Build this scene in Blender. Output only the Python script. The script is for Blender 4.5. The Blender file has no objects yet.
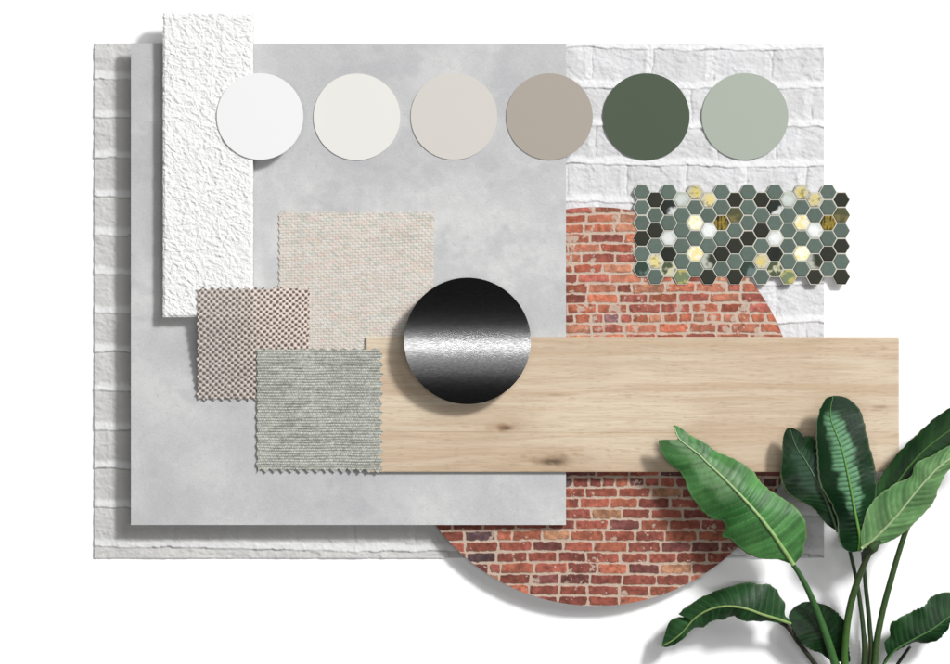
import bpy, math
import numpy as np
from mathutils import Vector

# ---------------------------------------------------------------- camera, world, lamps, exposure
S = bpy.context.scene
C = S.collection
MM = 0.001
CAM_D = 4000.0                      # mm above the table
cam_d = bpy.data.cameras.new('camera'); cam = bpy.data.objects.new('camera', cam_d); C.objects.link(cam)
cam.location = (0, 0, CAM_D * MM); cam_d.sensor_width = 36; cam_d.lens = 36 * CAM_D / 950.0
cam_d.clip_start = .1; cam_d.clip_end = 100
S.camera = cam
W = bpy.data.worlds.new("World"); S.world = W; W.use_nodes = True
W.node_tree.nodes['Background'].inputs[0].default_value = (1, 1, 1, 1)
W.node_tree.nodes['Background'].inputs[1].default_value = 0.05

def lamp(name, shape, size, energy, loc, size_y=None, target=(0, 0, 0)):
    l = bpy.data.lights.new(name, 'AREA'); l.shape = shape; l.size = size
    if size_y: l.size_y = size_y
    l.energy = energy
    o = bpy.data.objects.new(name, l); C.objects.link(o); o.location = loc
    o.rotation_euler = (Vector(target) - Vector(loc)).to_track_quat('-Z', 'Y').to_euler()
    return o
KD = Vector((.52, .48, .707)).normalized()
lamp('key_lamp', 'DISK', 1.2, 660, KD * 8.0)
lamp('soft_lamp', 'DISK', 5.6, 310, KD * 8.2)
lamp('strip_lamp', 'RECTANGLE', 6.0, 205, (0, -.12, 9.0), .34, (0, -.12, 0))
lamp('low_lamp', 'RECTANGLE', 6.0, 40, (0, -1.1, 8.8), 1.1)
S.view_settings.view_transform = 'Standard'; S.view_settings.look = 'None'
S.view_settings.exposure = 0; S.view_settings.gamma = 1
S.render.resolution_x = 1024; S.render.resolution_y = 716
GAIN = 1.39                         # light level: albedo -> picture

# ---------------------------------------------------------------- helpers
def lin(c):
    c = np.asarray(c, float) / 255.0
    return np.clip(np.where(c <= .04045, c / 12.92, ((c + .055) / 1.055) ** 2.4) / GAIN, .002, .9)
def mixc(a, b, t):
    t = np.clip(t, 0, 1)[..., None]; return a * (1 - t) + b * t
def ss(a, b, x):
    t = np.clip((x - a) / (b - a), 0, 1); return t * t * (3 - 2 * t)
_lat = np.random.RandomState(7).rand(512, 512)
def vn(x, y, seed=0):
    x = x + seed * 37.31; y = y + seed * 91.77
    xi = np.floor(x).astype(int); yi = np.floor(y).astype(int)
    fx = x - xi; fy = y - yi; fx = fx * fx * fx * (fx * (fx * 6 - 15) + 10); fy = fy * fy * fy * (fy * (fy * 6 - 15) + 10)
    g = lambda i, j: _lat[i % 512, j % 512]
    return (g(xi, yi) * (1 - fx) + g(xi + 1, yi) * fx) * (1 - fy) + (g(xi, yi + 1) * (1 - fx) + g(xi + 1, yi + 1) * fx) * fy
def fbm(x, y, scale, seed=0, octv=4, gain=.5):      # 0..1
    t = 0; a = 1; n = 0; f = 1.0 / scale
    for k in range(octv):
        ca, sa = math.cos(k * .9), math.sin(k * .9)
        t = t + a * vn((x * ca - y * sa) * f, (x * sa + y * ca) * f, seed + k * 3); n += a; a *= gain; f *= 2.03
    return t / n
def hsh(i, j, seed=0):
    return _lat[(np.asarray(i, int) * 17 + seed * 53) % 512, (np.asarray(j, int) * 29 + seed * 101) % 512]

def world(px, py, z):
    """photo millimetres (x right, y down) at height z -> metres"""
    k = (CAM_D - z) / CAM_D
    return (px - 475.0) * k * MM, (332.0 - py) * k * MM, z * MM

def link(name, me, mat, parent=None):
    o = bpy.data.objects.new(name, me); C.objects.link(o)
    if mat: me.materials.append(mat)
    if parent: o.parent = parent
    return o
def thing(name, label, cat, px, py, z, group=None):
    o = bpy.data.objects.new(name, None); C.objects.link(o); o.location = world(px, py, z)
    o.empty_display_size = .02
    o['label'] = label; o['category'] = cat
    if group: o['group'] = group
    return o
def tag(o, label, cat, group=None):
    o['label'] = label; o['category'] = cat
    if group: o['group'] = group
    return o

def mesh_np(name, V, F4, col=None, smooth=None, tris=None):
    me = bpy.data.meshes.new(name)
    nf = len(F4); nt = 0 if tris is None else len(tris)
    me.vertices.add(len(V)); me.vertices.foreach_set('co', np.ascontiguousarray(V, np.float32).ravel())
    loops = F4.ravel() if nt == 0 else np.concatenate([F4.ravel(), tris.ravel()])
    me.loops.add(len(loops)); me.loops.foreach_set('vertex_index', loops.astype(np.int32))
    starts = np.concatenate([np.arange(nf) * 4, nf * 4 + np.arange(nt) * 3]).astype(np.int32)
    me.polygons.add(nf + nt); me.polygons.foreach_set('loop_start', starts)
    if smooth is not None: me.polygons.foreach_set('use_smooth', smooth.astype(bool))
    me.update(calc_edges=True); me.validate()
    if col is not None:
        a = me.color_attributes.new('Col', 'FLOAT_COLOR', 'POINT')
        c = np.ones((len(V), 4), np.float32); c[:, :3] = col; a.data.foreach_set('color', c.ravel())
    return me

def sheet(name, X, Y, Z, col, zb, mat, parent=None, origin=None, side=None):
    """closed slab: relief top (photo coordinates X, Y and height Z), sides and flat back at zb"""
    n, m = X.shape
    k = (CAM_D - Z) / CAM_D
    V = np.stack([(X - 475) * k * MM, (332 - Y) * k * MM, Z * MM], -1).reshape(-1, 3)
    idx = np.arange(n * m).reshape(n, m)
    F = np.stack([idx[:-1, :-1], idx[1:, :-1], idx[1:, 1:], idx[:-1, 1:]], -1).reshape(-1, 4)
    ring = np.concatenate([idx[0, :-1], idx[:-1, -1], idx[-1, :0:-1], idx[:0:-1, 0]])
    r = len(ring); zb_ = np.broadcast_to(zb, X.shape).ravel()[ring]
    top = V[ring].copy(); bot = top.copy(); bot[:, 2] = zb_ * MM
    b0 = len(V); V = np.concatenate([V, top, bot, bot.mean(0)[None]])
    a = np.arange(r); nx = (a + 1) % r
    Fs = np.stack([b0 + a, b0 + nx, b0 + r + nx, b0 + r + a], -1)
    T = np.stack([b0 + r + a, b0 + r + nx, np.full(r, b0 + 2 * r)], -1)
    if np.ndim(zb) > 0:                                                      # flexible thing: the back follows the face
        T = np.zeros((0, 3), int); nb = len(V); bk = V[:n * m].copy(); bk[:, 2] = np.broadcast_to(zb, X.shape).ravel() * MM
        V = np.concatenate([V, bk]); F = np.concatenate([F, F[:, ::-1] + nb])
    cc = col.reshape(-1, 3); sc = cc[ring] if side is None else np.tile(side, (r, 1))
    cc = np.concatenate([cc, sc, sc, sc.mean(0)[None]] + ([cc] if np.ndim(zb) > 0 else []))
    sm = np.concatenate([np.ones(len(F)), np.zeros(len(Fs) + len(T))])
    if parent is not None: V = V - np.array(parent.location)
    elif origin is not None:
        w = np.array(world(*origin)); V = V - w
    me = mesh_np(name, V, np.concatenate([F, Fs]), cc, sm, T)
    o = link(name, me, mat, parent)
    if parent is None and origin is not None: o.location = w
    return o
def grid(x0, x1, y0, y1, res, resy=None):
    nx = int((x1 - x0) / res) + 1; ny = int((y1 - y0) / (resy or res)) + 1
    X, Y = np.meshgrid(np.linspace(x0, x1, nx), np.linspace(y0, y1, ny)); return X, Y
def disc_grid(cx, cy, r, n):
    u, v = np.meshgrid(np.linspace(-1, 1, n), np.linspace(-1, 1, n))
    return cx + r * u * np.sqrt(1 - v * v / 2), cy + r * v * np.sqrt(1 - u * u / 2)

def nodes(name, rough=.8, spec=.2, metal=0., bump=None, vcol=True, base=None, mottle=None):
    """principled material: the mesh's own colours, a fine procedural mottle and a fine procedural bump"""
    m = bpy.data.materials.new(name); m.use_nodes = True; t = m.node_tree; N = t.nodes; L = t.links
    p = N['Principled BSDF']; p.inputs['Roughness'].default_value = rough
    p.inputs['Specular IOR Level'].default_value = spec; p.inputs['Metallic'].default_value = metal
    tc = N.new('ShaderNodeTexCoord')
    if vcol:
        a = N.new('ShaderNodeAttribute'); a.attribute_name = 'Col'; out = a.outputs['Color']
    else:
        r = N.new('ShaderNodeRGB'); r.outputs[0].default_value = (*base, 1); out = r.outputs[0]
    if mottle:
        for sc, amt, st in mottle:
            mp = N.new('ShaderNodeMapping'); mp.inputs['Scale'].default_value = st
            L.new(tc.outputs['Object'], mp.inputs[0])
            nz = N.new('ShaderNodeTexNoise'); nz.inputs['Scale'].default_value = sc; nz.inputs['Detail'].default_value = 4
            L.new(mp.outputs[0], nz.inputs['Vector'])
            mr = N.new('ShaderNodeMapRange'); mr.inputs['From Min'].default_value = .3; mr.inputs['From Max'].default_value = .7
            mr.inputs['To Min'].default_value = 1 - amt; mr.inputs['To Max'].default_value = 1 + amt
            L.new(nz.outputs['Fac'], mr.inputs['Value'])
            vm = N.new('ShaderNodeVectorMath'); vm.operation = 'SCALE'
            L.new(out, vm.inputs[0]); L.new(mr.outputs[0], vm.inputs['Scale']); out = vm.outputs[0]
    L.new(out, p.inputs['Base Color'])
    if bump:
        sc, dist, st = bump
        mp = N.new('ShaderNodeMapping'); mp.inputs['Scale'].default_value = st
        L.new(tc.outputs['Object'], mp.inputs[0])
        nz = N.new('ShaderNodeTexNoise'); nz.inputs['Scale'].default_value = sc; nz.inputs['Detail'].default_value = 5
        L.new(mp.outputs[0], nz.inputs['Vector'])
        b = N.new('ShaderNodeBump'); b.inputs['Strength'].default_value = 1; b.inputs['Distance'].default_value = dist
        L.new(nz.outputs['Fac'], b.inputs['Height']); L.new(b.outputs[0], p.inputs['Normal'])
    return m

def box(name, x0, x1, y0, y1, z0, z1, mat, parent):
    x0, _, _ = world(x0, 0, z1); x1, _, _ = world(x1, 0, z1); _, y0, _ = world(0, y0, z1); _, y1, _ = world(0, y1, z1)
    V = np.array([[x, y, z * MM] for z in (z0, z1) for x, y in ((x0, y0), (x1, y0), (x1, y1), (x0, y1))]) - np.array(parent.location)
    F = np.array([[0, 1, 2, 3], [7, 6, 5, 4], [0, 4, 5, 1], [1, 5, 6, 2], [2, 6, 7, 3], [3, 7, 4, 0]])
    return link(name, mesh_np(name, V, F), mat, parent)

# ---------------------------------------------------------------- the white table surface
m_table = nodes('white_table', .75, .15, vcol=False, base=(.88, .88, .88), bump=(300, .00004, (1, 1, 1)))
h = 6.0
me = bpy.data.meshes.new('table_surface'); me.from_pydata([(-h, -h, 0), (h, -h, 0), (h, h, 0), (-h, h, 0)], [], [(0, 1, 2, 3)])
tb = link('table_surface', me, m_table); tb['kind'] = 'structure'

m_foam = nodes('foam', .9, .1, vcol=False, base=(.5, .5, .48), bump=(900, .0002, (1, 1, 1)))

# ---------------------------------------------------------------- white painted brick panel
def white_panel():
    X, Y = grid(94.5, 824, 43, 558, .9)
    wx = X + 7 * (fbm(X, Y, 55, 3, 3) - .5) + 3.0 * (fbm(X, Y, 9, 4, 3) - .5)
    wy = Y + (720 - np.minimum(X, 720)) * .016 + 6 * (fbm(X, Y, 90, 5, 3) - .5) + 3.4 * (fbm(X, Y, 11, 6, 3) - .5)
    row = np.floor((wy - 50) / 38.9); fy = (wy - 50) - row * 38.9          # 0 at the dark line, brick below it, mortar band last
    off = np.where(row % 2 == 0, 0, 34) + 9 * hsh(row, 1, 2)
    bl = 60.0
    cx = (wx - 590 - off); b = np.floor(cx / bl); fx = cx - b * bl
    joint = 6.5
    # mortar stands a little proud of the hollowed brick faces, with a crisp lower lip
    mort_h = ss(38.9 - 9.5, 38.9 - 4.0, fy + 3 * (fbm(X, Y, 14, 12, 3) - .5)) + (1 - ss(-.2, 1.0, fy))
    mort_v = ss(bl - joint - 3.0, bl - joint, fx) * (1 - ss(bl - 1.4, bl, fx)) * (.5 + .5 * hsh(b, row, 9)) * (.3 + .7 * ss(300, 600, X))
    edge = np.minimum(mort_h, 1)
    mort = np.maximum(edge, mort_v)
    near = np.exp(-fy / 7.0)                                                # brick face hollow, deepest under the joint
    tilt = (hsh(b, row, 4) - .5) * .8 * (fy / 38.9 - .5)
    ax_ = X * .5 + .35 * Y
    rough = 2.0 * (fbm(X * .8, Y, 12, 11, 5, .62) - .5)
    ridge = 1 - np.abs(fbm(X * .8, Y, 11, 21, 4) - .5) * 2
    chips = ss(.50, .56, fbm(X * .6, Y, 13, 31, 4)) * .45
    Z = 2.1 + .65 * mort - .55 * near * (1 - edge) + tilt + (rough + chips) * (1 - .65 * edge) + .5 * ridge ** 8 + .30 * (fbm(X, Y, 3.2, 41, 2) - .5)
    dirt = ss(.40, .75, fbm(X, Y, 60, 51, 4))
    left = 1 - ss(480, 600, X)
    warm = mixc(lin((227, 227, 229)), lin((217, 216, 213)), left)
    c = mixc(warm, lin((206, 205, 204)), (.35 + .25 * left) * dirt + .35 * fbm(ax_, Y, 7, 52, 3))
    c = mixc(c, lin((250, 250, 250)), .72 * np.maximum(edge, mort_v * .5))
    shade_line = (1 - ss(.3, 1.2, np.abs(fy - .5 + .6 * (fbm(X, Y, 5, 63, 2) - .5)))) * (.22 + .78 * ss(.44, .60, fbm(X, Y, 16, 61, 3)))
    shade_line_v = (1 - ss(.3, 1.1, np.abs(fx - .5 + .8 * (fbm(X, Y, 5, 68, 2) - .5)))) * ss(.36, .5, fbm(X, Y, 16, 66, 3)) * (1 - edge) * ss(100, 560, X)
    c = mixc(c, lin((140, 138, 136)), .62 * np.maximum(shade_line, .75 * shade_line_v))  # shadow beside the raised mortar painted as grey lines, also cut into the relief
    Z = np.clip(Z - .6 * shade_line - .35 * shade_line_v - .3, .5, 3.6)
    m = nodes('white_painted_brick', .85, .15, bump=(380, .0004, (1, 1, 1)))
    o = sheet('white_brick_panel', X, Y, Z, c, 0, m, origin=(94, 558, 0))
    tag(o, 'large white painted brick panel lying flat at the back of the board', 'brick panel')
white_panel()

# ---------------------------------------------------------------- red brick disc (propped up at its lower rim)
def disc_z(Y): return 5.2 + (Y - 207) * .034
def brick_disc():
    CX, CY, R = 596.0, 406.5, 199.5
    X, Y = disc_grid(CX, CY, R, 760)
    rs = np.random.RandomState(11)
    wy = Y + 2.2 * (fbm(X, Y, 90, 71, 2) - .5) + 1.3 * (fbm(X, Y, 8, 72, 2) - .5)
    wx = X + 1.6 * (fbm(X, Y, 7, 73, 2) - .5)
    lines = [204.5]
    while lines[-1] < 610: lines.append(lines[-1] + 9.75 + 1.2 * (lines[-1] - 207) / 400 + rs.uniform(-.25, .25))
    lines = np.array(lines); row = np.clip(np.searchsorted(lines, wy) - 1, 0, len(lines) - 2)
    dy = np.minimum(wy - lines[row], lines[row + 1] - wy)
    dx = np.zeros_like(X); bid = np.zeros(X.shape, int)
    for r in range(len(lines) - 1):
        mk = row == r
        if not mk.any(): continue
        e = [380 - rs.uniform(0, 30)]
        header = r in (11, 22, 27)
        while e[-1] < 820:
            e.append(e[-1] + (rs.uniform(12, 17) if header or rs.rand() < .05 else rs.uniform(28, 34)))
        e = np.array(e); x = wx[mk]; i = np.clip(np.searchsorted(e, x) - 1, 0, len(e) - 2)
        dx[mk] = np.minimum(x - e[i], e[i + 1] - x); bid[mk] = i
    g = .95 + .5 * (hsh(bid, row, 13) - .5)
    ax = dx - g - .1; ay = dy - g
    rad = 1.6; qx = np.maximum(rad - ax, 0); qy = np.maximum(rad - ay, 0)
    d = np.where((ax < rad) & (ay < rad), rad - np.sqrt(qx * qx + qy * qy), np.minimum(ax, ay))
    d = d + 1.9 * (fbm(X, Y, 4.5, 74, 3) - .5)
    brick = ss(-.1, .55, d)
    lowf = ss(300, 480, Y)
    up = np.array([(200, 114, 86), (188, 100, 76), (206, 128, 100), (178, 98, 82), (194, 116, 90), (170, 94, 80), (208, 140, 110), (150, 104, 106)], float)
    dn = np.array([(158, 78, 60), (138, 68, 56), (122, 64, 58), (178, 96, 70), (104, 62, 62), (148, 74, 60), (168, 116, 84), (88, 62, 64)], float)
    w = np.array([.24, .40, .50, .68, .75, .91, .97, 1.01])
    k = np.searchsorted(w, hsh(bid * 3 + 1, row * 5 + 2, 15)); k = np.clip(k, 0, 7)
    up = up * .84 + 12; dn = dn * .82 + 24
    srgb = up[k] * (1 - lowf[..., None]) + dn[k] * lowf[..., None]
    srgb = srgb * (1 + .16 * (hsh(bid, row, 17)[..., None] - .5)) * (1 + .50 * (fbm(X, Y, 4, 75, 4)[..., None] - .5)) * (1 + .22 * (hsh(bid, row, 18)[..., None] - .5))
    srgb = srgb * (1 + .22 * (fbm(X * .5, Y, 12, 76, 3)[..., None] - .5))
    # worn arrises: the brick's lower edge is sooty, faces have darker kiln marks
    kiln = ss(.60, .72, fbm(X * .6, Y, 9, 82, 3)) * ss(.45, .6, hsh(bid, row, 19))
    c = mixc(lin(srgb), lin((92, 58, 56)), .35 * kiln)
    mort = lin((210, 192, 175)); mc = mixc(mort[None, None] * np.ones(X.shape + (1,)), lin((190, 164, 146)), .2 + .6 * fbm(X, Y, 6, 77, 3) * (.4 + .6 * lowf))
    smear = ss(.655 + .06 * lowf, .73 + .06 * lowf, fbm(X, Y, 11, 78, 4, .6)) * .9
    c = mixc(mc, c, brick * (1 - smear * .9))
    spot = ss(.86, .9, fbm(X, Y, 3.2, 79, 2)); c = mixc(c, lin((225, 205, 190)), .6 * spot)
    Z = disc_z(Y) + .65 * brick * (1 - .5 * smear) + .5 * (fbm(X, Y, 3, 80, 3) - .5) + .5 * (hsh(bid, row, 16) - .5) * brick
    m = nodes('red_brick', .88, .12, bump=(700, .0004, (1, 1, 1)))
    t = thing('brick_sample_disc', 'round cut of old red brickwork half hidden under the oak plank', 'brick sample', CX, CY, 0)
    sheet('brick_face', X, Y, Z, c, disc_z(Y) - 2.2, m, t)
    box('foam_block', 520, 700, 558, 580, 0, 14, m_foam, t)
brick_disc()

# ---------------------------------------------------------------- concrete slab
ZC = 25.5
def concrete():
    X, Y = grid(131, 566, 43, 525, .9)
    big = fbm(X, Y, 120, 91, 4, .55); mid = fbm(X, Y, 38, 92, 5, .62); fine = fbm(X, Y, 7, 93, 3)
    bl = np.clip(.5 + 2.3 * (mid - .5) + 1.1 * (fine - .5), 0, 1)
    c = mixc(lin((206, 206, 206)), lin((219, 219, 218)), bl)
    c = mixc(c, lin((189, 189, 191)), .60 * ss(.46, .78, big + .20 * (1 - Y / 525)))
    tro = ss(.60, .72, fbm(X, Y * 1.4, 52, 94, 4, .6)); c = mixc(c, lin((184, 184, 187)), .35 * tro)
    c = mixc(c, lin((166, 166, 168)), .22 * ss(.80, .86, fbm(X, Y, 2.6, 95, 2)))
    Z = ZC + .16 * (mid - .5) + .14 * (fbm(X, Y, 4, 96, 3) - .5)
    m = nodes('concrete', .8, .2, bump=(900, .00012, (1, 1, 1)), mottle=[(550, .06, (1, 1, 1))])
    t = thing('concrete_slab', 'large light grey mottled concrete slab leaning over the white brick', 'concrete slab', 348, 284, 0)
    t['label'] = 'large light grey mottled concrete slab raised above the white brick panel'
    sheet('slab', X, Y, Z, c, 20.4, m, t, side=lin((196, 196, 197)))
    for x, y in ((150, 60), (150, 480), (370, 60), (370, 470)):
        box('foam_block', x, x + 22, y, y + 22, 1, 20.4, m_foam, t)
concrete()

# ---------------------------------------------------------------- white stucco bar
ZS = 40.5
def stucco():
    X, Y = grid(163, 253, 12, 317, .48)
    a = 7 * (fbm(X, Y, 16, 101, 2) - .5); u = X + a; v = Y + 7 * (fbm(X, Y, 16, 102, 2) - .5)
    ru = (u + .55 * v); rv = (v - .55 * u)                                  # worms run slightly down to the right
    f1 = fbm(ru, rv * 1.5, 6.2, 103, 4, .55); f2 = fbm(ru, rv * 1.3, 3.4, 104, 3)
    pl = ss(.36, .66, f1)
    Z = ZS + .62 * pl + .30 * ss(.35, .7, f2) + .62 * (fbm(X, Y, 2.3, 105, 3) - .5) + .5 * ss(.6, .8, fbm(ru, rv, 3.0, 110, 2))
    edge = np.minimum(np.minimum(X - 163, 253 - X), np.minimum(Y - 12, 317 - Y))
    Z = Z - 1.3 * (1 - ss(0, 2.2, edge))
    # slightly crumbled outline
    Xe = X + (1 - ss(0, 5, X - 163)) * 1.1 * (fbm(X, Y, 4, 106, 3) - .5) + ss(248, 253, X) * .8 * (fbm(X, Y, 4, 107, 3) - .5)
    Ye = Y + (1 - ss(0, 5, Y - 12)) * 1.3 * (fbm(X, Y, 4, 108, 3) - .5) + ss(312, 317, Y) * .8 * (fbm(X, Y, 4, 109, 3) - .5)
    c = mixc(lin((245, 245, 244)), lin((251, 251, 249)), pl) * np.ones(X.shape + (1,))
    m = nodes('stucco', .85, .12, bump=(800, .0003, (1, 1, 1)))
    o = sheet('stucco_bar', Xe, Ye, Z, c, ZC + .3, m, origin=(163, 317, ZC), side=lin((225, 225, 224)))
    tag(o, 'tall narrow white rough plaster bar on the left of the concrete slab', 'plaster sample')
stucco()

# ---------------------------------------------------------------- oak plank
ZW = 29.8
def plank():
    X, Y = grid(366, 899, 337, 472, .8, .5)
    knots = [(505, 427.5, 15, 5.5, 1.0, (128, 88, 66)), (551, 461, 30, 7.5, 1.0, (112, 96, 72)), (880, 407, 13, 2.4, .6, (140, 106, 82)),
             (556, 395, 14, 1.8, .5, (150, 116, 86)), (840, 410, 30, 4, .25, (170, 132, 104)), (710, 425, 45, 3, .22, (165, 130, 98))]
    v = Y + 5 * (fbm(X, Y, 120, 111, 2) - .5) + 9 * (fbm(X * .28, Y, 34, 112, 3) - .5)
    for kx, ky, a, b, s, _ in knots:                                       # grain bends round the knots
        q = ((X - kx) / (a * 2.4)) ** 2 + ((Y - ky) / (b * 2.6)) ** 2
        v = v + (Y - ky) * -.55 * s * np.exp(-q)
    strip = (Y > 432.5 + .6 * np.sin(X / 90)) * 1.0
    v = v + strip * 37
    g1 = fbm(X * .035, v, 3.2, 113, 4, .6); g2 = fbm(X * .016, v, 9, 114, 3); g3 = fbm(X * .09, v, 1.2, 115, 2); g4 = fbm(X * .3, Y, 46, 116, 3)
    rt = ss(420, 880, X)
    base = mixc(lin((226, 208, 182)), lin((211, 190, 163)), .95 * ss(.30, .66, g4) + .2 * rt)
    c = mixc(base, lin((200, 172, 142)), .62 * ss(.46, .80, g2))
    c = mixc(c, lin((190, 162, 132)), .34 * ss(.50, .88, g1))
    c = mixc(c, lin((180, 152, 124)), .20 * ss(.60, .85, g3))
    c = mixc(c, lin((233, 219, 197)), .35 * ss(.56, .78, fbm(X * .03, v, 6, 117, 3)))
    c = mixc(c, lin((214, 182, 160)), .25 * ss(.5, .8, fbm(X * .3, Y, 60, 118, 2)))
    for i, (kx, ky, a, b, s, kc) in enumerate(knots):
        wv = 1 + .9 * (fbm(X, Y, 8, 120 + i, 3) - .5)
        q = np.sqrt(((X - kx) / a) ** 2 + ((Y - ky) / b) ** 2) * wv
        c = mixc(c, lin(kc), s * .85 * (1 - ss(.15, 1.0, q)))
        halo = np.exp(-((X - kx) / (a * 1.9)) ** 2 - ((Y - ky) / (b * 1.6)) ** 2)
        c = mixc(c, lin((172, 142, 108)), s * .55 * halo * (.4 + fbm(X * .25, v, 2.2, 130 + i, 3)))
        if s >= 1: c = mixc(c, lin((74, 58, 46)), .75 * (1 - ss(.0, .48, np.sqrt(((X - kx - 2) / a) ** 2 + ((Y - ky - .6) / b) ** 2) * wv)))
    pore = ss(.70, .80, fbm(X * .10, v, .95, 119, 2)); c = mixc(c, lin((176, 148, 118)), .38 * pore)
    seam = 1 - ss(.1, .7, np.abs(Y - 432.5 - .6 * np.sin(X / 90)))
    c = mixc(c, lin((176, 146, 112)), .55 * seam * ss(385, 400, X) * (1 - ss(690, 780, X)))
    Z = ZW + .10 * (g3 - .5) + .12 * (g1 - .5) - .08 * seam
    e = np.minimum(np.minimum(X - 366, 899 - X), np.minimum(Y - 337, 472 - Y)); Z = Z - .35 * (1 - ss(0, .9, e))
    m = nodes('oak', .55, .25, bump=(260, .00012, (.08, 1, 1)), mottle=[(1100, .07, (.03, 1, 1)), (420, .04, (.05, 1, 1))])
    o = sheet('oak_plank', X, Y, Z, c, ZC + 1.3, m, origin=(366, 472, ZC + 1.3), side=lin((190, 165, 132)))
    tag(o, 'pale oak plank with two dark knots lying across slab and red bricks', 'wooden plank')
plank()

# ---------------------------------------------------------------- fabric swatches
def tooth(t, pitch, ph=0):        # pinking-shear profile 0..1
    u = ((t + ph) / pitch) % 1.0; return (1 - np.abs(2 * u - 1)) ** .75
def pinked(X, Y, x0, x1, y0, y1, amp, pitch, band=5.0, seed=0):
    nx = .7 * (fbm(X, Y, 2.2, 140 + seed, 2) - .5) * 2
    l = (1 - ss(0, band, X - x0)); r = ss(x1 - band, x1, X); t = (1 - ss(0, band, Y - y0)); b = ss(y1 - band, y1, Y)
    Xe = X + l * (amp[0] * (tooth(Y, pitch[0], 2) - .5) + nx) - r * (amp[1] * (tooth(Y, pitch[1]) - .5) + nx)
    Ye = Y + t * (amp[2] * (tooth(X, pitch[2], 3) - .5) + nx) - b * (amp[3] * (tooth(X, pitch[3], 1) - .5) + nx)
    return Xe, Ye
m_cloth = nodes('woven_cloth', .95, .05, bump=(2500, .0004, (1, 1, 1)), mottle=[(1800, .10, (1, 1, 1))])

def swatch_cream():
    x0, x1, y0, y1 = 279, 434, 212, 352
    X, Y = grid(x0, x1, y0, y1, .5)
    X0, Y0 = X, Y
    X, Y = pinked(X, Y, x0, x1, y0, y1, (1.5, 2.0, 3.6, 3), (7, 7.6, 8.4, 8), seed=1)
    sl = .03
    u = X + .9 * (fbm(X, Y, 14, 151, 2) - .5); v = Y + sl * X + .9 * (fbm(X, Y, 14, 152, 2) - .5)
    PX = 2.9; PY = 2.7
    cu = np.cos(2 * np.pi * u / PX); cv = np.cos(2 * np.pi * v / PY)
    par = np.where((np.floor(u / PX + .5) + np.floor(v / PY + .5)) % 2 == 0, 1, -1)
    knob = .5 + .25 * (cu + cv)
    gap = (1 - ss(-.9, -.2, cu)) * .35 + (1 - ss(-1, .1, cv)) * .75
    tr = np.floor(v / PY + .5); tcx = hsh(tr, np.floor(u / 23 + 5 * hsh(tr, 3)), 155)
    tone = fbm(X * .6, Y, 1.9, 153, 3); tone2 = fbm(X * .5, Y, 2.1, 154, 3)
    c = mixc(lin((236, 230, 221)), lin((236, 208, 200)), .75 * ss(.50, .66, tone))
    c = mixc(c, lin((196, 206, 196)), .7 * ss(.52, .68, tone2))
    c = mixc(c, lin((234, 220, 200)), .4 * ss(.5, .66, fbm(X * .5, Y, 4, 156, 3)))
    c = mixc(c, lin((238, 234, 226)), .5 * (tcx > .7))
    dk = lin((182, 172, 162))
    c = mixc(c, dk * np.ones(c.shape), np.clip(gap, 0, 1) * (.25 + .6 * hsh(tr, np.floor(u / 9), 157)))
    Z = ZC + 1.05 + .2 * knob + .1 * par
    o = sheet('cream_fabric_swatch', X, Y, Z, c, ZC + .35, m_cloth, origin=((x0 + x1) / 2, (y0 + y1) / 2, ZC))
    tag(o, 'fine cream woven fabric square with pink and green flecks under the plank end', 'fabric swatch', 'fabric swatches with pinked edges')
def swatch_taupe():
    x0, x1, y0, y1 = 197.5, 309, 288, 399.5
    X, Y = grid(x0, x1, y0, y1, .42)
    X, Y = pinked(X, Y, x0, x1, y0, y1, (2.0, 2.0, 4.0, 4.0), (8.8, 8.4, 8.6, 8.6), seed=2)
    u = X + 1.7 * (fbm(X, Y, 20, 161, 2) - .5) + .02 * Y; v = Y + 1.9 * (fbm(X, Y, 22, 162, 2) - .5) + .05 * X + 1.5 * (fbm(X, Y, 6, 165, 2) - .5); u = u + 1.5 * (fbm(X, Y, 6, 166, 2) - .5)
    P, Q = 6.3, 5.9
    a = np.cos(2 * np.pi * u / P) * np.cos(2 * np.pi * v / Q)
    nid = hsh(np.floor(2 * u / P), np.floor(2 * v / Q), 163)
    lt = ss(-.42, .12, a + .25 * (fbm(X, Y, 1.8, 164, 2) - .5))
    light = mixc(lin((212, 203, 196)), lin((222, 208, 198)), ss(210, 290, X)); light = light * (1 + .22 * (nid[..., None] - .5))
    dark = mixc(lin((124, 114, 106)), lin((112, 92, 86)), ss(215, 290, X) * .8 + .2 * nid)
    light = light * (1 + .22 * np.clip(a, 0, 1)[..., None]); c = mixc(dark, light, lt)  # painted highlight: crown of each nub lightened
    base = 27.6 + (ZS + 2.6 - 27.6) * (1 - np.clip((X - 252) / 57, 0, 1)) * (1 - np.clip((Y - 316) / 84, 0, 1))
    Z = base + .42 * np.clip(a, -.5, 1)
    o = sheet('taupe_fabric_swatch', X, Y, Z, c, base - .8, m_cloth, origin=((x0 + x1) / 2, (y0 + y1) / 2, ZC))
    tag(o, 'coarse taupe and brown basket weave fabric square at the foot of the white plaster', 'fabric swatch', 'fabric swatches with pinked edges')
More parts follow.
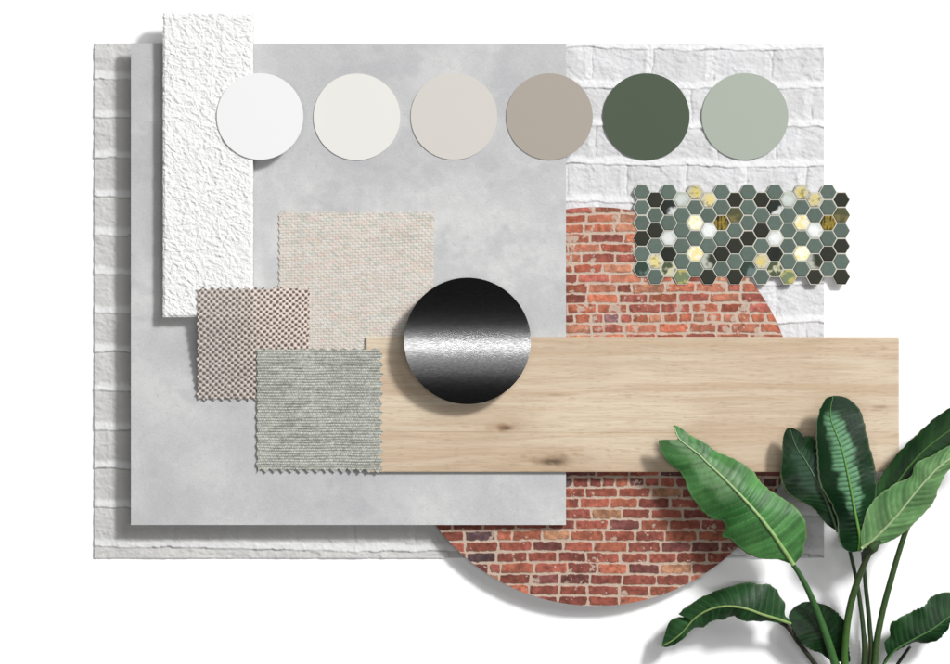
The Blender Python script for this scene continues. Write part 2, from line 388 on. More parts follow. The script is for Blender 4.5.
def swatch_green():
    x0, x1, y0, y1 = 257, 381.5, 349, 471
    X, Y = grid(x0, x1, y0, y1, .45, .38)
    X, Y = pinked(X, Y, x0, x1, y0, y1, (1.8, 4.0, 2.6, 4.6), (9.5, 9.6, 10.5, 8.6), seed=3)
    v = Y + .9 * (fbm(X, Y, 26, 171, 2) - .5); u = X + .5 * (fbm(X, Y, 6, 172, 2) - .5)
    P = 2.75
    tr = np.floor(v / P); cv = np.cos(2 * np.pi * (v / P - .5))
    th = .66 + .22 * (fbm(X * .10, tr * 5.0, 2.0, 173, 2) - .5) * 2
    gap = 1 - ss(-.95, .35, cv)
    st = np.cos(2 * np.pi * (u / 2.3 + .5 * (tr % 2)))
    c = mixc(lin((170, 171, 161)), lin((206, 207, 197)), np.clip(th, 0, 1))
    c = mixc(c, lin((222, 224, 216)), .75 * ss(.2, .9, st) * (hsh(np.floor(u / 2.3 + .5 * (tr % 2)), tr, 175)))
    c = mixc(c, lin((96, 98, 90)), gap * (.02 + .95 * fbm(X * .2, tr * 3.0, 2.2, 174, 2)))
    slub = ss(.66, .74, fbm(X * .12, v, 2.6, 176, 3)); c = mixc(c, lin((126, 130, 122)), .4 * slub); c = c * (1 + .75 * (fbm(X, Y, 1.4, 177, 2)[..., None] - .5))
    ov = ss(335, 366, X) * 2.4
    nearA = (1 - ss(308, 318, X)) * (1 - ss(398, 408, Y)) * 1.2
    base = 28.0 + np.maximum(ov, nearA) + (ZS + 2.6 - 27.6) * (1 - np.clip((X - 252) / 57, 0, 1)) * (1 - np.clip((Y - 316) / 84, 0, 1)) + .25
    Z = base + .16 * cv + .12 * st
    o = sheet('green_fabric_swatch', X, Y, Z, c, base - .7, m_cloth, origin=((x0 + x1) / 2, (y0 + y1) / 2, ZC))
    tag(o, 'grey green ribbed fabric square over the left end of the oak plank', 'fabric swatch', 'fabric swatches with pinked edges')
swatch_cream(); swatch_taupe(); swatch_green()

# ---------------------------------------------------------------- round paint cards
def card(cx, cy, r, rgb, zt, label):
    X, Y = disc_grid(cx, cy, r, 90)
    zt_ = np.full(X.shape, float(zt))
    c = lin(rgb) * np.ones(X.shape + (1,))
    o = sheet('paint_card', X, Y, zt_, c, zt_ - .45, m_card, origin=(cx, cy, zt - .7))
    tag(o, label, 'colour card', 'round colour cards in a row')
m_card = nodes('matt_paint', .9, .05, bump=(1500, .00002, (1, 1, 1)))
card(260, 116.3, 43.3, (247, 247, 247), ZS + 2.2, 'clean white round colour card overlapping the rough plaster bar')
card(356.8, 116.8, 43.3, (238, 236, 230), ZC + 1.0, 'round ivory colour card between the white card and the beige card')
card(454, 116.3, 43.3, (218, 213, 206), ZC + 1.0, 'round pale beige colour card lying wholly on concrete beside the taupe card')
card(549.5, 116.5, 43.3, (178, 169, 159), ZC + 1.0, 'round taupe colour card across the edge of the concrete slab')
card(646.3, 116.5, 43.3, (86, 97, 82), 4.15, 'round dark green colour card on the white bricks')
card(745, 116.3, 43.3, (176, 184, 172), 4.15, 'round pale sage green colour card on the white bricks')

# ---------------------------------------------------------------- hexagon mosaic sheet
def mosaic():
    t = thing('mosaic_sheet', 'sheet of green, black and gold hexagon mosaic tiles across both brick samples', 'mosaic sheet', 742, 234, 6)
    A = 8.87; PX = 13.3; PY = 15.43
    kinds = ['GGGDGS', 'DGDGYG', 'GBGWKM', 'PGGGGO', 'YGCGCG', 'YGWGHD', 'GGRGDG', 'DLGDGD']
    pal = {'G': ((97, 112, 103), (88, 103, 96)), 'D': ((44, 47, 40), (52, 50, 36)), 'S': ((52, 70, 60), (110, 128, 124)), 'Y': ((222, 208, 146), (206, 202, 184)),
           'B': ((36, 44, 38), (216, 220, 218)), 'W': ((236, 238, 236), (208, 212, 208)), 'K': ((26, 32, 26), (52, 54, 44)), 'M': ((206, 202, 170), (78, 88, 62)),
           'P': ((206, 212, 206), (180, 186, 176)), 'O': ((126, 140, 106), (196, 184, 108)), 'C': ((250, 246, 226), (244, 238, 204)), 'H': ((190, 194, 180), (52, 58, 46)),
           'R': ((150, 128, 48), (50, 44, 22)), 'L': ((82, 84, 56), (122, 112, 72))}
    n = 15; V = []; F = []; Cc = []; sm = []; gV = []; gF = []
    uu, vv = np.meshgrid(np.linspace(-1, 1, n), np.linspace(-1, 1, n))
    tiles = []
    for ci in range(16):
        for ri in range(6):
            tiles.append((641.9 + ci * PX, 192.0 + (0 if ci % 2 == 0 else PY / 2) + ri * PY, kinds[ci % 8][ri], ci, ri))
    zt = lambda y: disc_z(y) + 1.0 + .0 * y
    for cx, cy, k, ci, ri in tiles:
        r = A - .42; jz = .35 * (float(hsh(ci, ri, 31)) - .5)
        rings = 9; base = len(V)
        # polar grid inside the hexagon
        pts = [(0, 0)]; rad = [0.0]
        for q in range(1, rings + 1):
            rr = r * q / rings
            for s in range(6):
                a0 = math.radians(60 * s); a1 = math.radians(60 * (s + 1))
                for j in range(q):
                    f = j / q
                    pts.append((rr * (math.cos(a0) * (1 - f) + math.cos(a1) * f), rr * (math.sin(a0) * (1 - f) + math.sin(a1) * f))); rad.append(q / rings)
        P = np.array(pts); rad = np.array(rad); x = cx + P[:, 0]; y = cy + P[:, 1]
        sd = ci * 7 + ri * 13
        ns = fbm(x, y, 5.5, 200 + sd % 23, 3); fine = fbm(x, y, 1.6, 230, 2)
        a, b = [lin(v) for v in pal[k]]
        edge_ = ss(.78, 1.0, rad)
        if k in 'GDK': w = .55 * ns
        elif k == 'S': w = ss(.2, 1.1, (P[:, 0] + P[:, 1]) / r + 1.2 * (ns - .5) * 2)
        elif k == 'B': w = ss(.35, .75, (P[:, 0] * .6 + P[:, 1]) / r + 1.1 * (ns - .5))
        elif k == 'H': w = ss(-.35, .35, (P[:, 0] * .9 - P[:, 1] * .3) / r + .9 * (ns - .5))
        elif k == 'R': w = ss(-.2, .5, np.sin(P[:, 0] * 1.9 + 5 * ns) * .6 + 2.4 * (fbm(x, y * .5, 2.2, 260, 2) - .5))
        elif k in 'MO': w = ss(.42, .58, ns)
        elif k == 'L': w = ss(.35, .6, ns) * ss(-2, 1, P[:, 1])
        else: w = ss(.35, 1.0, rad + .6 * (ns - .5))
        col = mixc(a * np.ones((len(x), 3)), b, w)
        if k == 'Y': col = mixc(col, lin((240, 212, 96)), .75 * ss(.50, .72, fbm(x, y, 4, 251, 2)) * (1 - ss(.5, .9, rad)))
        if k == 'C': col = mixc(col, lin((252, 226, 110)), .65 * ss(.52, .72, fbm(x, y, 3.4, 255, 2)))
        if k in 'YR': col = mixc(col, lin((116, 104, 52)), .6 * ss(.60, .72, fbm(x * .7, y, 2.6, 262 + ci, 3)))
        if k in 'YCWPMOK': col = mixc(col, lin((112, 116, 92)), .65 * ss(.84, 1.0, rad) * ss(.40, .60, fbm(x, y, 4, 252, 2)))
        col = col * (1 + .16 * (fine[:, None] - .5)) * (1 + .18 * (float(hsh(ci, ri, 33)) - .5))
        z = zt(y) + .9 + jz - .35 * ss(.9, 1.0, rad) + .08 * (ns - .5)
        kz = (CAM_D - z) / CAM_D
        vv_ = np.stack([(x - 475) * kz * MM, (332 - y) * kz * MM, z * MM], -1)
        V.extend(vv_); Cc.extend(col)
        st = lambda q: 0 if q == 0 else 1 + 3 * q * (q - 1)
        tr = []
        for q in range(1, rings + 1):
            for s in range(6):
                for j in range(q):
                    o0 = st(q) + s * q + j; o1 = st(q) + (s * q + j + 1) % (6 * q)
                    i0 = st(q - 1) + ((s * (q - 1) + j) % (6 * (q - 1)) if q > 1 else 0)
                    tr.append((o0, i0, o1))
                    if j < q - 1:
                        i1 = st(q - 1) + (s * (q - 1) + j + 1) % (6 * (q - 1)); tr.append((o1, i0, i1))
        F.extend([(base + a_, base + b_, base + c_) for a_, b_, c_ in tr]); sm += [1] * len(tr)
        # sides
        o0 = st(rings); b2 = len(V)
        lo = vv_[o0:].copy(); lo[:, 2] -= 1.6 * MM; V.extend(lo); Cc.extend(col[o0:] * .9); m_ = len(lo)
        for j in range(m_):
            j2 = (j + 1) % m_
            F.append((base + o0 + j, base + o0 + j2, b2 + j)); F.append((base + o0 + j2, b2 + j2, b2 + j)); sm += [1, 1]
        # grout / mesh backing hexagon
        g0 = len(gV)
        for zz in (zt(cy) + .55, zt(cy) - .5):
            for s in range(6):
                a0 = math.radians(60 * s)
                ak = A + (.02 if True else 0); px_, py_ = cx + ak * math.cos(a0), cy + ak * math.sin(a0)
                zzz = zz + (py_ - cy) * .0325
                gV.append(world(px_, py_, zzz))
        gF.append(tuple(g0 + s for s in (5, 4, 3, 2, 1, 0))); gF.append(tuple(g0 + 6 + s for s in range(6)))
        for s in range(6): gF.append((g0 + s, g0 + (s + 1) % 6, g0 + 6 + (s + 1) % 6, g0 + 6 + s))
    V = np.array(V) - np.array(t.location)
    m = nodes('glazed_tile', .5, .12, bump=(700, .00005, (1, 1, 1)), mottle=[(900, .08, (1, 1, 1))])
    me = mesh_np('tile_field', V, np.zeros((0, 4), int), np.array(Cc), np.array(sm), np.array(F))
    link('tile_field', me, m, t)
    gm = bpy.data.meshes.new('grout'); gm.from_pydata([tuple(Vector(v) - t.location) for v in gV], [], gF)
    link('grout', gm, nodes('grout', .9, .1, vcol=False, base=tuple(lin((212, 208, 196))), bump=(1200, .0003, (1, 1, 1))), t)
mosaic()

# ---------------------------------------------------------------- brushed metal disc
def metal_disc():
    CX, CY, R, H = 467.5, 341.0, 63.3, 23.0
    t = thing('metal_disc', 'round brushed dark steel disc with a bright band of reflected light', 'metal disc', CX, CY, ZW)
    n = 120; X, Y = disc_grid(CX, CY, R, n)
    dy = Y - (CY + 3); Rc = 330.0
    Z = ZW + H - dy * dy / (2 * Rc)
    k = (CAM_D - Z) / CAM_D
    m = bpy.data.materials.new('brushed_steel'); m.use_nodes = True; T = m.node_tree; N = T.nodes; L = T.links
    p = N['Principled BSDF']; p.inputs['Metallic'].default_value = 1; p.inputs['Base Color'].default_value = (.105, .105, .106, 1)
    p.inputs['Roughness'].default_value = .15
    tc = N.new('ShaderNodeTexCoord'); prev = None
    for sc, st, d in ((1150, (.7, 1, 1), .000035), (500, (.6, 1, 1), .000008)):
        mp = N.new('ShaderNodeMapping'); mp.inputs['Scale'].default_value = st; L.new(tc.outputs['Object'], mp.inputs[0])
        nz = N.new('ShaderNodeTexNoise'); nz.inputs['Scale'].default_value = sc; nz.inputs['Detail'].default_value = 3; L.new(mp.outputs[0], nz.inputs['Vector'])
        b = N.new('ShaderNodeBump'); b.inputs['Distance'].default_value = d; L.new(nz.outputs['Fac'], b.inputs['Height'])
        if prev: L.new(prev.outputs[0], b.inputs['Normal'])
        prev = b
    L.new(prev.outputs[0], p.inputs['Normal'])
    # brushed grain: short horizontal hairlines that differ in tone
    mp = N.new('ShaderNodeMapping'); mp.inputs['Scale'].default_value = (.35, 1, 1); L.new(tc.outputs['Object'], mp.inputs[0])
    nz = N.new('ShaderNodeTexNoise'); nz.inputs['Scale'].default_value = 850; nz.inputs['Detail'].default_value = 2; L.new(mp.outputs[0], nz.inputs['Vector'])
    mr = N.new('ShaderNodeMapRange'); mr.inputs['From Min'].default_value = .3; mr.inputs['From Max'].default_value = .7
    mr.inputs['To Min'].default_value = .068; mr.inputs['To Max'].default_value = .108; L.new(nz.outputs['Fac'], mr.inputs['Value'])
    L.new(mr.outputs[0], p.inputs['Base Color'])
    c = np.ones(X.shape + (3,)) * .4
    sheet('face', X, Y, Z, c, ZW + .1, m, t)
metal_disc()

# ---------------------------------------------------------------- broad leaved plant
def resample(P, n):
    P = np.array(P, float)
    # catmull-rom through the points, then even arc length
    Q = np.vstack([2 * P[0] - P[1], P, 2 * P[-1] - P[-2]]); out = []
    for i in range(1, len(Q) - 2):
        for t in np.linspace(0, 1, 14, endpoint=False):
            p0, p1, p2, p3 = Q[i - 1:i + 3]
            out.append(.5 * ((2 * p1) + (-p0 + p2) * t + (2 * p0 - 5 * p1 + 4 * p2 - p3) * t * t + (-p0 + 3 * p1 - 3 * p2 + p3) * t ** 3))
    out.append(P[-1]); out = np.array(out)
    d = np.concatenate([[0], np.cumsum(np.linalg.norm(np.diff(out[:, :2], axis=0), axis=1))]); s = np.linspace(0, d[-1], n)
    return np.stack([np.interp(s, d, out[:, k]) for k in range(P.shape[1])], -1)
def dense(P, per=14):
    P = np.array(P, float); out = []
    for a, b in zip(P[:-1], P[1:]):
        out += [a + (b - a) * t for t in np.linspace(0, 1, per, endpoint=False)]
    return np.array(out + [P[-1]])
def z6(pts, ox=640, oy=380, s=2.3387):        # enlarged-view coordinates -> photo millimetres
    return [(ox + x / s, oy + y / s) for x, y in pts]
NS = 170; NV = 26
def edge_match(mid, E, arcw):
    E = resample(E, 500); m = len(mid)
    d = ((E[:, None, :] - mid[None, :, :2]) ** 2).sum(-1); pr = np.maximum.accumulate(d.argmin(1)) / (m - 1.0)
    pr[0] = 0; pr[-1] = 1
    ar = np.linspace(0, 1, len(E)); q = (1 - arcw) * pr + arcw * ar + 1e-6 * ar; q = (q - q[0]) / (q[-1] - q[0])
    s = np.linspace(0, 1, m); return np.stack([np.interp(s, q, E[:, 0]), np.interp(s, q, E[:, 1])], -1)
def tube(name, pts, radii, mat, parent, col):
    """pts: (x, y, z) photo millimetres"""
    P = np.array([world(*p) for p in resample(pts, 60)]); n = len(P); r = np.interp(np.linspace(0, 1, n), np.linspace(0, 1, len(radii)), radii) * MM
    T = np.gradient(P, axis=0); T /= np.linalg.norm(T, axis=1)[:, None]
    up = np.array([0, 0, 1.0]); A = np.cross(T, up); A /= np.linalg.norm(A, axis=1)[:, None]; B = np.cross(A, T)
    K = 14; an = np.linspace(0, 2 * np.pi, K, endpoint=False)
    V = (P[:, None] + r[:, None, None] * (np.cos(an)[None, :, None] * A[:, None] + np.sin(an)[None, :, None] * B[:, None])).reshape(-1, 3)
    i = np.arange(n - 1)[:, None] * K; j = np.arange(K)[None]; j2 = (j + 1) % K
    F = np.stack([i + j, i + j2, i + K + j2, i + K + j], -1).reshape(-1, 4)
    s = np.repeat(np.linspace(0, 1, n), K)[:, None]; c0, c1 = col
    cc = lin(c0) * (1 - s) + lin(c1) * s
    caps = np.array([[0, K - 1 - q, K - q] for q in range(1, K - 1)] + [[(n - 1) * K, (n - 1) * K + q, (n - 1) * K + q + 1] for q in range(1, K - 1)])
    V = V - np.array(parent.location if parent.parent is None else parent.parent.location)
    return link(name, mesh_np(name, V, F, cc, np.ones(len(F) + len(caps)), caps), mat, parent)

plant = thing('broad_leaf_plant', 'green plant with large glossy paddle leaves on long stalks at the lower right', 'plant', 862, 760, 0)
m_leaf = nodes('leaf', .42, .16, bump=(220, .0002, (1, 1, 1)), mottle=[(160, .10, (1, 1, 1)), (900, .06, (1, 1, 1))])
m_pale = nodes('leaf_underside', .6, .2, bump=(300, .0003, (1, 1, 1)), mottle=[(200, .10, (1, 1, 1))])
m_stem = nodes('stalk', .5, .25, bump=(500, .0002, (1, 1, .2)), mottle=[(260, .14, (1, 1, 1))])

def leaf(mid, left, right, z0, cup, ribs, amp, cols, mat=None, arc=.35, wave=(0, 1), rim=None, seed=0, midr=(1.5, .35), midcol=((150, 178, 110), (120, 160, 96)),
         sweep=.10, painted_sheen=None, label=None, ext=9.0, dk=.35):
    """z0: heights along the midrib; cup: rise (+) or droop (-) of each edge; ribs: vein folds along the blade"""
    M = resample(mid, NS); Lq = edge_match(M, left, arc); Rq = edge_match(M, right, arc)
    s = np.linspace(0, 1, NS); zc = np.interp(s, np.linspace(0, 1, len(z0)), z0)
    zc = zc + 11; k = np.ones(9) / 9; zc = np.convolve(np.pad(zc, 4, mode='edge'), k, 'valid')
    v = np.linspace(0, 1, NV)
    X = np.zeros((NS, 2 * NV - 1)); Y = X.copy(); Z = X.copy(); Cc = np.zeros(X.shape + (3,)); VV = X.copy()
    for side, E in ((-1, Lq), (1, Rq)):
        cp = cup[0] if side < 0 else cup[1]; cp = np.interp(s, np.linspace(0, 1, len(cp)), cp)
        env = np.sin(np.pi * np.clip(s, .0, 1) ** .8) ** .4
        for j in range(NV):
            c = NV - 1 + side * j; f = v[j]
            X[:, c] = M[:, 0] * (1 - f) + E[:, 0] * f; Y[:, c] = M[:, 1] * (1 - f) + E[:, 1] * f
            ph = s - sweep * f ** 1.3 + .012 * (vn(s * 6, s * 0 + side * 5.0, seed) - .5) * 2
            uneven = .45 + .9 * vn(ph * ribs * .6, np.full_like(s, side * 3.3), seed + 5)
            rb = np.abs(np.sin(np.pi * ribs * ph)) ** .8 - .5
            Z[:, c] = zc + cp * (f ** 1.6) * env + amp * rb * uneven * env * min(1, f * 6) * (1 - .5 * f) * math.exp(-(f / ext) ** 2) \
                + wave[0] * (f ** 2) * np.sin(2 * np.pi * wave[1] * s + side) * env
            VV[:, c] = side * f
            base = mixc(lin(cols[0]) * np.ones((NS, 3)), lin(cols[1]), np.clip(fbm(s * 60, np.full_like(s, f * 16 + side * 30), 14, 300 + seed, 3) * 1.5 - .25, 0, 1))
            vein = ss(.30, .02, np.abs(np.sin(np.pi * ribs * ph))) * 1.0
            vein = 1 - ss(.0, .34, np.abs(np.sin(np.pi * ribs * ph)))
            thin = .5 + .5 * np.sin(2 * np.pi * ribs * 3.3 * ph)
            base = mixc(base, lin(cols[2]), .42 * vein * (1 - .6 * f) * math.exp(-(f / ext) ** 2)); base = mixc(base, lin(cols[0]), .22 * thin)
            dk_ = ss(.35, .75, vn(ph * ribs * .9, np.full_like(s, f * .8 + side * 7), seed + 9)) * math.exp(-(f / ext) ** 2); base = base * (1 - dk * dk_[:, None])
            if painted_sheen:  # glossy reflections along the midrib painted as paler blade colour
                g = (1 - ss(painted_sheen[1] * .5, painted_sheen[1], f + .3 * (vn(s * 24, s * 0 + f * 3 + side * 9, seed) - .5))) * ss(painted_sheen[2], painted_sheen[2] + .12, s) * (1 - ss(painted_sheen[3] - .1, painted_sheen[3], s))
                base = mixc(base, lin(painted_sheen[0]), g * painted_sheen[4] * (.30 + .7 * ss(.15, .7, np.abs(np.sin(np.pi * ribs * ph)))))
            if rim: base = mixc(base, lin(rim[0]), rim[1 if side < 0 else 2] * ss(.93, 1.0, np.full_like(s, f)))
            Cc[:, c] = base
    far = np.abs(VV); S2 = np.repeat(s[:, None], X.shape[1], 1)
    nick = (vn(S2 * 42, VV * 0 + np.sign(VV) * 4.0, seed + 40) - .5) * 1.6 + (vn(S2 * 110, VV * 0 + np.sign(VV) * 6.0, seed + 41) - .5) * .7
    wgt = ss(.75, 1.0, far) * np.sin(np.pi * S2) ** .3
    X += wgt * nick * np.sign(X - M[:, 0][:, None]) * .6; Y += wgt * nick * np.sign(Y - M[:, 1][:, None]) * .6
    brown = ss(.955, 1.0, far) * ss(.70, .78, vn(S2 * 26, VV * 0 + np.sign(VV) * 2.0, seed + 44))
    Cc = mixc(Cc, lin((112, 86, 52)), .75 * brown)
    Cc = Cc * (1 + .28 * (fbm(X, Y, 16, seed + 47, 3)[..., None] - .5))
    kz = (CAM_D - Z) / CAM_D
    Vt = np.stack([(X - 475) * kz * MM, (332 - Y) * kz * MM, Z * MM], -1).reshape(-1, 3) - np.array(plant.location)
    idx = np.arange(X.size).reshape(X.shape)
    F = np.stack([idx[:-1, :-1], idx[:-1, 1:], idx[1:, 1:], idx[1:, :-1]], -1).reshape(-1, 4)
    # make faces look upward
    a, b, c3 = Vt[F[:, 0]], Vt[F[:, 1]], Vt[F[:, 3]]
    if np.median(np.cross(b - a, c3 - a)[:, 2]) < 0: F = F[:, ::-1]
    o = link('leaf', mesh_np('leaf', Vt, F, Cc.reshape(-1, 3), np.ones(len(F))), mat or m_leaf, plant)
    sd = o.modifiers.new('thickness', 'SOLIDIFY'); sd.thickness = .0007; sd.offset = -1
    pts = [(M[i, 0], M[i, 1], zc[i] + .35) for i in range(0, NS, 12)] + [(M[-1, 0], M[-1, 1], zc[-1])]
    tube('midrib', pts, midr, m_stem, o, midcol)
    if label: o['label'] = label
    return o

# stalks first: (points with heights)
GS = ((58, 96, 50), (78, 122, 66)); DS = ((48, 66, 42), (60, 82, 50))
def stalk(pts, radii, col): tube('stalk', [(a, b, c + 11 * min(1, max(0, (780 - b) / 130))) for a, b, c in pts], radii, m_stem, plant, col)

# pale broad leaf reaching up left
leaf(z6([(359, 432), (300, 345), (244, 279), (188, 222), (154, 191), (129, 166), (99, 146), (84, 124), (79, 106)]),
     z6([(359, 432), (345, 428), (325, 420), (300, 419), (270, 415), (235, 396), (212, 375), (191, 365), (200, 345), (190, 329), (172, 326), (150, 312), (133, 292), (116, 268), (104, 235), (92, 213), (72, 202), (58, 183), (48, 162), (43, 142), (52, 139), (75, 146), (96, 148), (108, 145), (98, 132), (88, 118), (79, 106)]),
     z6([(359, 432), (372, 418), (382, 404), (384, 385), (390, 368), (389, 342), (382, 322), (366, 300), (335, 278), (310, 262), (285, 240), (262, 212), (240, 196), (215, 182), (176, 166), (150, 146), (120, 130), (100, 116), (88, 108), (79, 106)]),
     [44, 56, 62, 60, 52, 46, 44], ([-2, -9, -12, -8, -3], [-1, -9, -11, -7, -2]), 27, .8,
     ((50, 106, 50), (96, 152, 86), (150, 188, 130)), wave=(1.8, 5), rim=((150, 176, 120), .5, .5), seed=1, midr=(2.2, .5),
     midcol=((150, 184, 110), (176, 198, 150)), painted_sheen=((160, 188, 150), .60, .45, .99, .38), sweep=.05)
# dark leaf behind
leaf(z6([(462, 356), (440, 292), (410, 230), (385, 185), (366, 158), (350, 112)]),
     z6([(462, 356), (440, 340), (425, 325), (408, 303), (385, 289), (360, 278), (342, 262), (330, 240), (328, 210), (332, 180), (333, 150), (336, 128), (343, 114), (350, 112)]),
     z6([(462, 356), (466, 330), (462, 300), (455, 270), (448, 240), (440, 210), (430, 180), (415, 160), (408, 140), (398, 132), (386, 134), (378, 126), (366, 116), (350, 112)]),
     [40, 44, 47, 46, 43, 41], ([0, -3, -4, -2], [0, 5, 6, 2]), 20, .3,
     ((12, 36, 18), (28, 62, 30), (52, 92, 52)), wave=(1.0, 4), rim=((150, 160, 118), .55, .1), seed=2, midr=(1.3, .3), midcol=((104, 140, 96), (70, 110, 70)),
     painted_sheen=((84, 120, 100), .6, .30, .85, .30), sweep=.12)
# upright central leaf
leaf(z6([(512, 400), (514, 370), (503, 310), (490, 240), (472, 160), (448, 96), (446, 66), (452, 37)]),
     z6([(512, 400), (492, 402), (474, 392), (464, 372), (462, 345), (460, 322), (444, 285), (428, 262), (418, 235), (414, 200), (412, 160), (411, 120), (415, 88), (425, 58), (437, 42), (452, 37)]),
     z6([(512, 400), (524, 392), (534, 360), (544, 312), (553, 262), (553, 232), (547, 195), (537, 155), (528, 115), (521, 85), (508, 62), (490, 46), (470, 38), (452, 37)]),
     [46, 52, 56, 58, 58, 56, 53, 50], ([-1, -5, -7, -6, -2], [-1, -5, -7, -6, -2]), 32, 1.1,
     ((10, 40, 18), (20, 58, 26), (36, 84, 42)), wave=(.8, 3), rim=((170, 184, 150), .75, .2), seed=3, midr=(1.7, .3), midcol=((112, 164, 74), (84, 140, 70)),
     painted_sheen=((118, 170, 128), .50, .20, .93, .80), sweep=.03, ext=.42)
# dark leaf upper right
leaf(z6([(552, 352), (580, 275), (640, 190), (700, 135), (780, 85), (850, 50)]),
     z6([(552, 352), (548, 300), (552, 265), (560, 232), (575, 208), (592, 186), (612, 162), (640, 136), (672, 104), (700, 82), (725, 65), (780, 38), (850, 50)]),
     z6([(552, 352), (590, 330), (640, 280), (690, 230), (740, 190), (800, 140), (850, 50)]),
     [40, 42, 44, 44, 42, 40], ([0, 2, 3, 1], [0, -2, -2, 0]), 22, .2,
     ((18, 52, 20), (38, 82, 32), (56, 98, 44)), wave=(.6, 3), seed=4, midr=(1.3, .4), midcol=((70, 110, 50), (70, 110, 50)), sweep=.1)
# pale underside leaf at right
leaf(z6([(518, 394), (552, 368), (600, 318), (645, 262), (690, 212), (725, 184), (800, 140), (860, 118)]),
     z6([(518, 394), (517, 360), (524, 325), (532, 302), (552, 274), (580, 254), (606, 238), (632, 226), (640, 208), (648, 194), (676, 180), (700, 166), (725, 153), (790, 118), (860, 118)]),
     z6([(518, 394), (536, 392), (560, 386), (590, 375), (620, 356), (650, 326), (674, 302), (690, 280), (696, 258), (706, 236), (718, 216), (734, 204), (790, 168), (860, 118)]),
     [52, 56, 60, 62, 62, 60, 58], ([0, -5, -6, -4, 0], [0, -6, -7, -4, 0]), 26, .75,
     ((84, 132, 76), (120, 162, 104), (176, 204, 156)), mat=m_pale, wave=(.8, 4), rim=((176, 194, 150), .6, .6), seed=5, midr=(1.6, .5), midcol=((162, 188, 134), (176, 198, 150)), sweep=.12,
     label='pale green underside of a leaf turned to the light')
# arched leaf lower left
za = lambda p: z6(p, 655, 575, 6.552)
leaf(za([(890, 320), (790, 285), (700, 258), (600, 222), (500, 206), (400, 214), (320, 245), (260, 285), (210, 340), (140, 412), (45, 468)]),
     za([(890, 320), (860, 315), (800, 316), (740, 302), (690, 306), (640, 304), (600, 305), (550, 290), (510, 268), (450, 292), (400, 296), (350, 318), (320, 345), (270, 345), (235, 365), (180, 425), (110, 465), (70, 474), (45, 468)]),
     za([(890, 320), (882, 292), (850, 262), (852, 190), (825, 150), (795, 95), (740, 60), (680, 62), (600, 50), (500, 73), (380, 110), (280, 160), (200, 215), (150, 258), (200, 264), (268, 270), (200, 276), (130, 282), (88, 318), (70, 370), (58, 405), (45, 468)]),
     [26, 32, 38, 42, 43, 42, 38, 34, 28, 22, 18], ([-1, -6, -8, -5, -1], [-1, -7, -12, -8, -2]), 22, .4,
     ((28, 62, 32), (62, 106, 62), (110, 142, 92)), wave=(1.2, 4), rim=((176, 190, 150), .6, .15), seed=6, midr=(1.5, .6), midcol=((140, 166, 100), (150, 172, 104)), sweep=.04)
# round dark leaf behind the stalks
zb_ = lambda p: z6(p, 780, 545, 5.582)
leaf(zb_([(300, 655), (270, 560), (225, 475), (165, 400), (130, 350), (120, 325)]),
     zb_([(300, 655), (270, 640), (235, 610), (180, 585), (130, 555), (85, 500), (62, 450), (48, 400), (62, 368), (85, 345), (120, 325)]),
     zb_([(300, 655), (345, 650), (380, 655), (392, 640), (385, 580), (370, 500), (362, 440), (335, 395), (300, 360), (250, 335), (190, 318), (150, 318), (120, 325)]),
     [10, 14, 18, 19, 17, 15], ([0, 2, 2, 1], [0, 3, 4, 2]), 14, .2,
     ((10, 34, 14), (28, 68, 28), (48, 90, 44)), wave=(.5, 2), seed=7, midr=(1.1, .3), midcol=((72, 112, 56), (60, 96, 50)), sweep=.1)
# leaf at lower right
leaf(zb_([(585, 662), (640, 590), (740, 530), (850, 470), (960, 390), (1060, 330)]),
     zb_([(585, 662), (600, 620), (590, 590), (583, 540), (612, 505), (612, 470), (625, 430), (650, 420), (700, 390), (750, 365), (815, 335), (825, 305), (870, 278), (930, 265), (985, 275), (1060, 330)]),
     zb_([(585, 662), (625, 605), (660, 590), (700, 565), (750, 545), (820, 548), (880, 530), (930, 480), (960, 425), (1010, 390), (1060, 330)]),
     [14, 22, 28, 30, 28, 24], ([0, -3, -4, -3, 0], [0, -3, -5, -3, 0]), 18, .3,
     ((18, 50, 24), (40, 82, 40), (90, 130, 84)), wave=(1.2, 4), rim=((120, 146, 100), .3, .5), seed=8, midr=(1.2, .4), midcol=((84, 124, 70), (84, 124, 70)), sweep=.1)

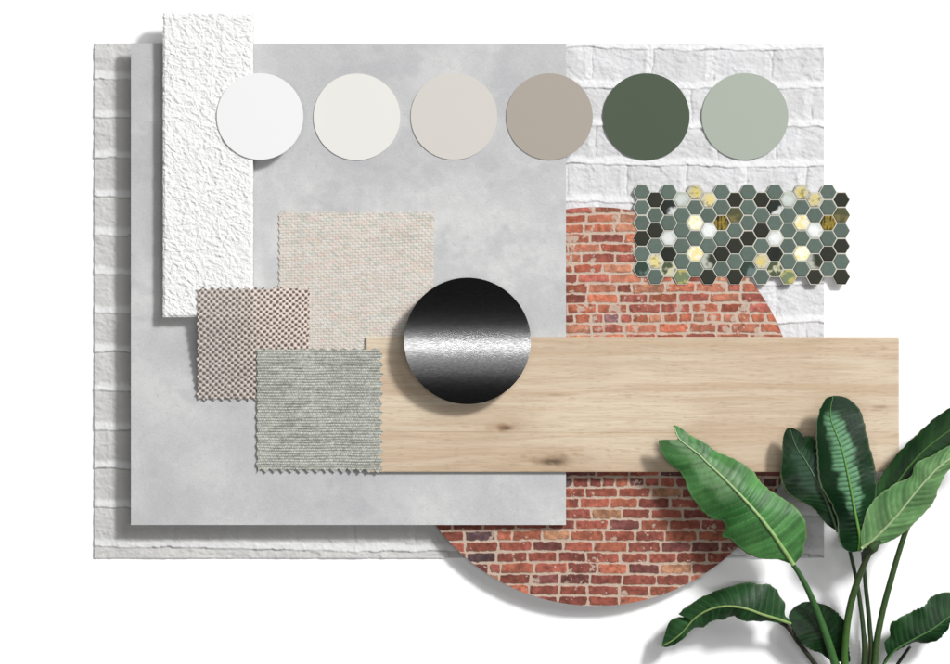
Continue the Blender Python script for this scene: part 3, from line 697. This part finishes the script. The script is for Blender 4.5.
def P3(p, zs, f=zb_):
    q = f(p); zz = np.interp(np.linspace(0, 1, len(q)), np.linspace(0, 1, len(zs)), zs); return [(a, b, c) for (a, b), c in zip(q, zz)]
stalk(P3([(72, 110), (110, 165), (165, 270), (215, 390), (262, 520), (300, 640), (340, 760), (400, 1000)], [44, 40, 34, 26, 20, 14, 8, 5]), (2.2, 3.3, 4.0, 4.3, 4.5), GS)
stalk(P3([(0, 430), (45, 462), (100, 540), (150, 605), (195, 665), (280, 790), (400, 1000)], [25, 18, 13, 10, 7, 4]), (2.2, 2.4, 2.8, 3.2), ((52, 44, 38), (44, 62, 36)))
stalk(P3([(530, 5), (500, 45), (460, 130), (425, 225), (395, 330), (375, 440), (365, 540), (360, 640), (380, 800), (420, 1000)], [54, 44, 34, 24, 14, 5]), (2.6, 3.4, 3.7, 3.9, 4.1), ((62, 66, 46), (84, 138, 58)))
stalk(P3([(380, -20), (396, 60), (414, 136), (432, 220), (448, 330), (462, 440), (470, 560), (468, 665), (460, 830), (440, 1000)], [44, 30, 20, 14, 8, 5]), (1.7, 2.2, 2.6, 3.0), DS)
stalk(P3([(462, 40), (478, 230), (490, 340), (500, 450), (508, 560), (505, 660), (480, 830), (450, 1000)], [34, 24, 16, 12, 8, 5]), (1.9, 2.3, 2.6, 3.0), DS)
stalk(P3([(735, -150), (700, -70), (655, 70), (615, 210), (585, 320), (560, 430), (540, 540), (528, 665), (500, 840), (460, 1000)], [46, 36, 26, 18, 11, 5]), (2.6, 3.1, 3.4, 3.7), ((62, 86, 48), (70, 96, 50)))
stalk(P3([(628, 585), (600, 625), (575, 680), (530, 820), (470, 1000)], [15, 9, 5]), (1.3, 1.8, 2.2), ((60, 96, 52), (60, 96, 52)))
stalk(P3([(725, 570), (695, 610), (655, 670), (570, 820), (480, 1000)], [24, 12, 5]), (1.6, 2.0, 2.4), ((40, 42, 34), (46, 52, 36)))
# papery sheath between the stalks
tube('sheath', P3([(480, 500), (490, 590), (492, 665), (478, 830), (455, 1000)], [8, 10, 12, 10, 6]), (.5, 1.6, 2.4, 5, 9), m_stem, plant, ((186, 140, 104), (168, 126, 92)))
# folded leaf throat under the pale leaf
tube('leaf_throat', P3([(560, -20), (520, 10), (485, 45), (462, 88)], [66, 62, 54, 47]), (1.5, 6.0, 4.8, 1.6), m_stem, plant, ((58, 84, 46), (64, 74, 50)))
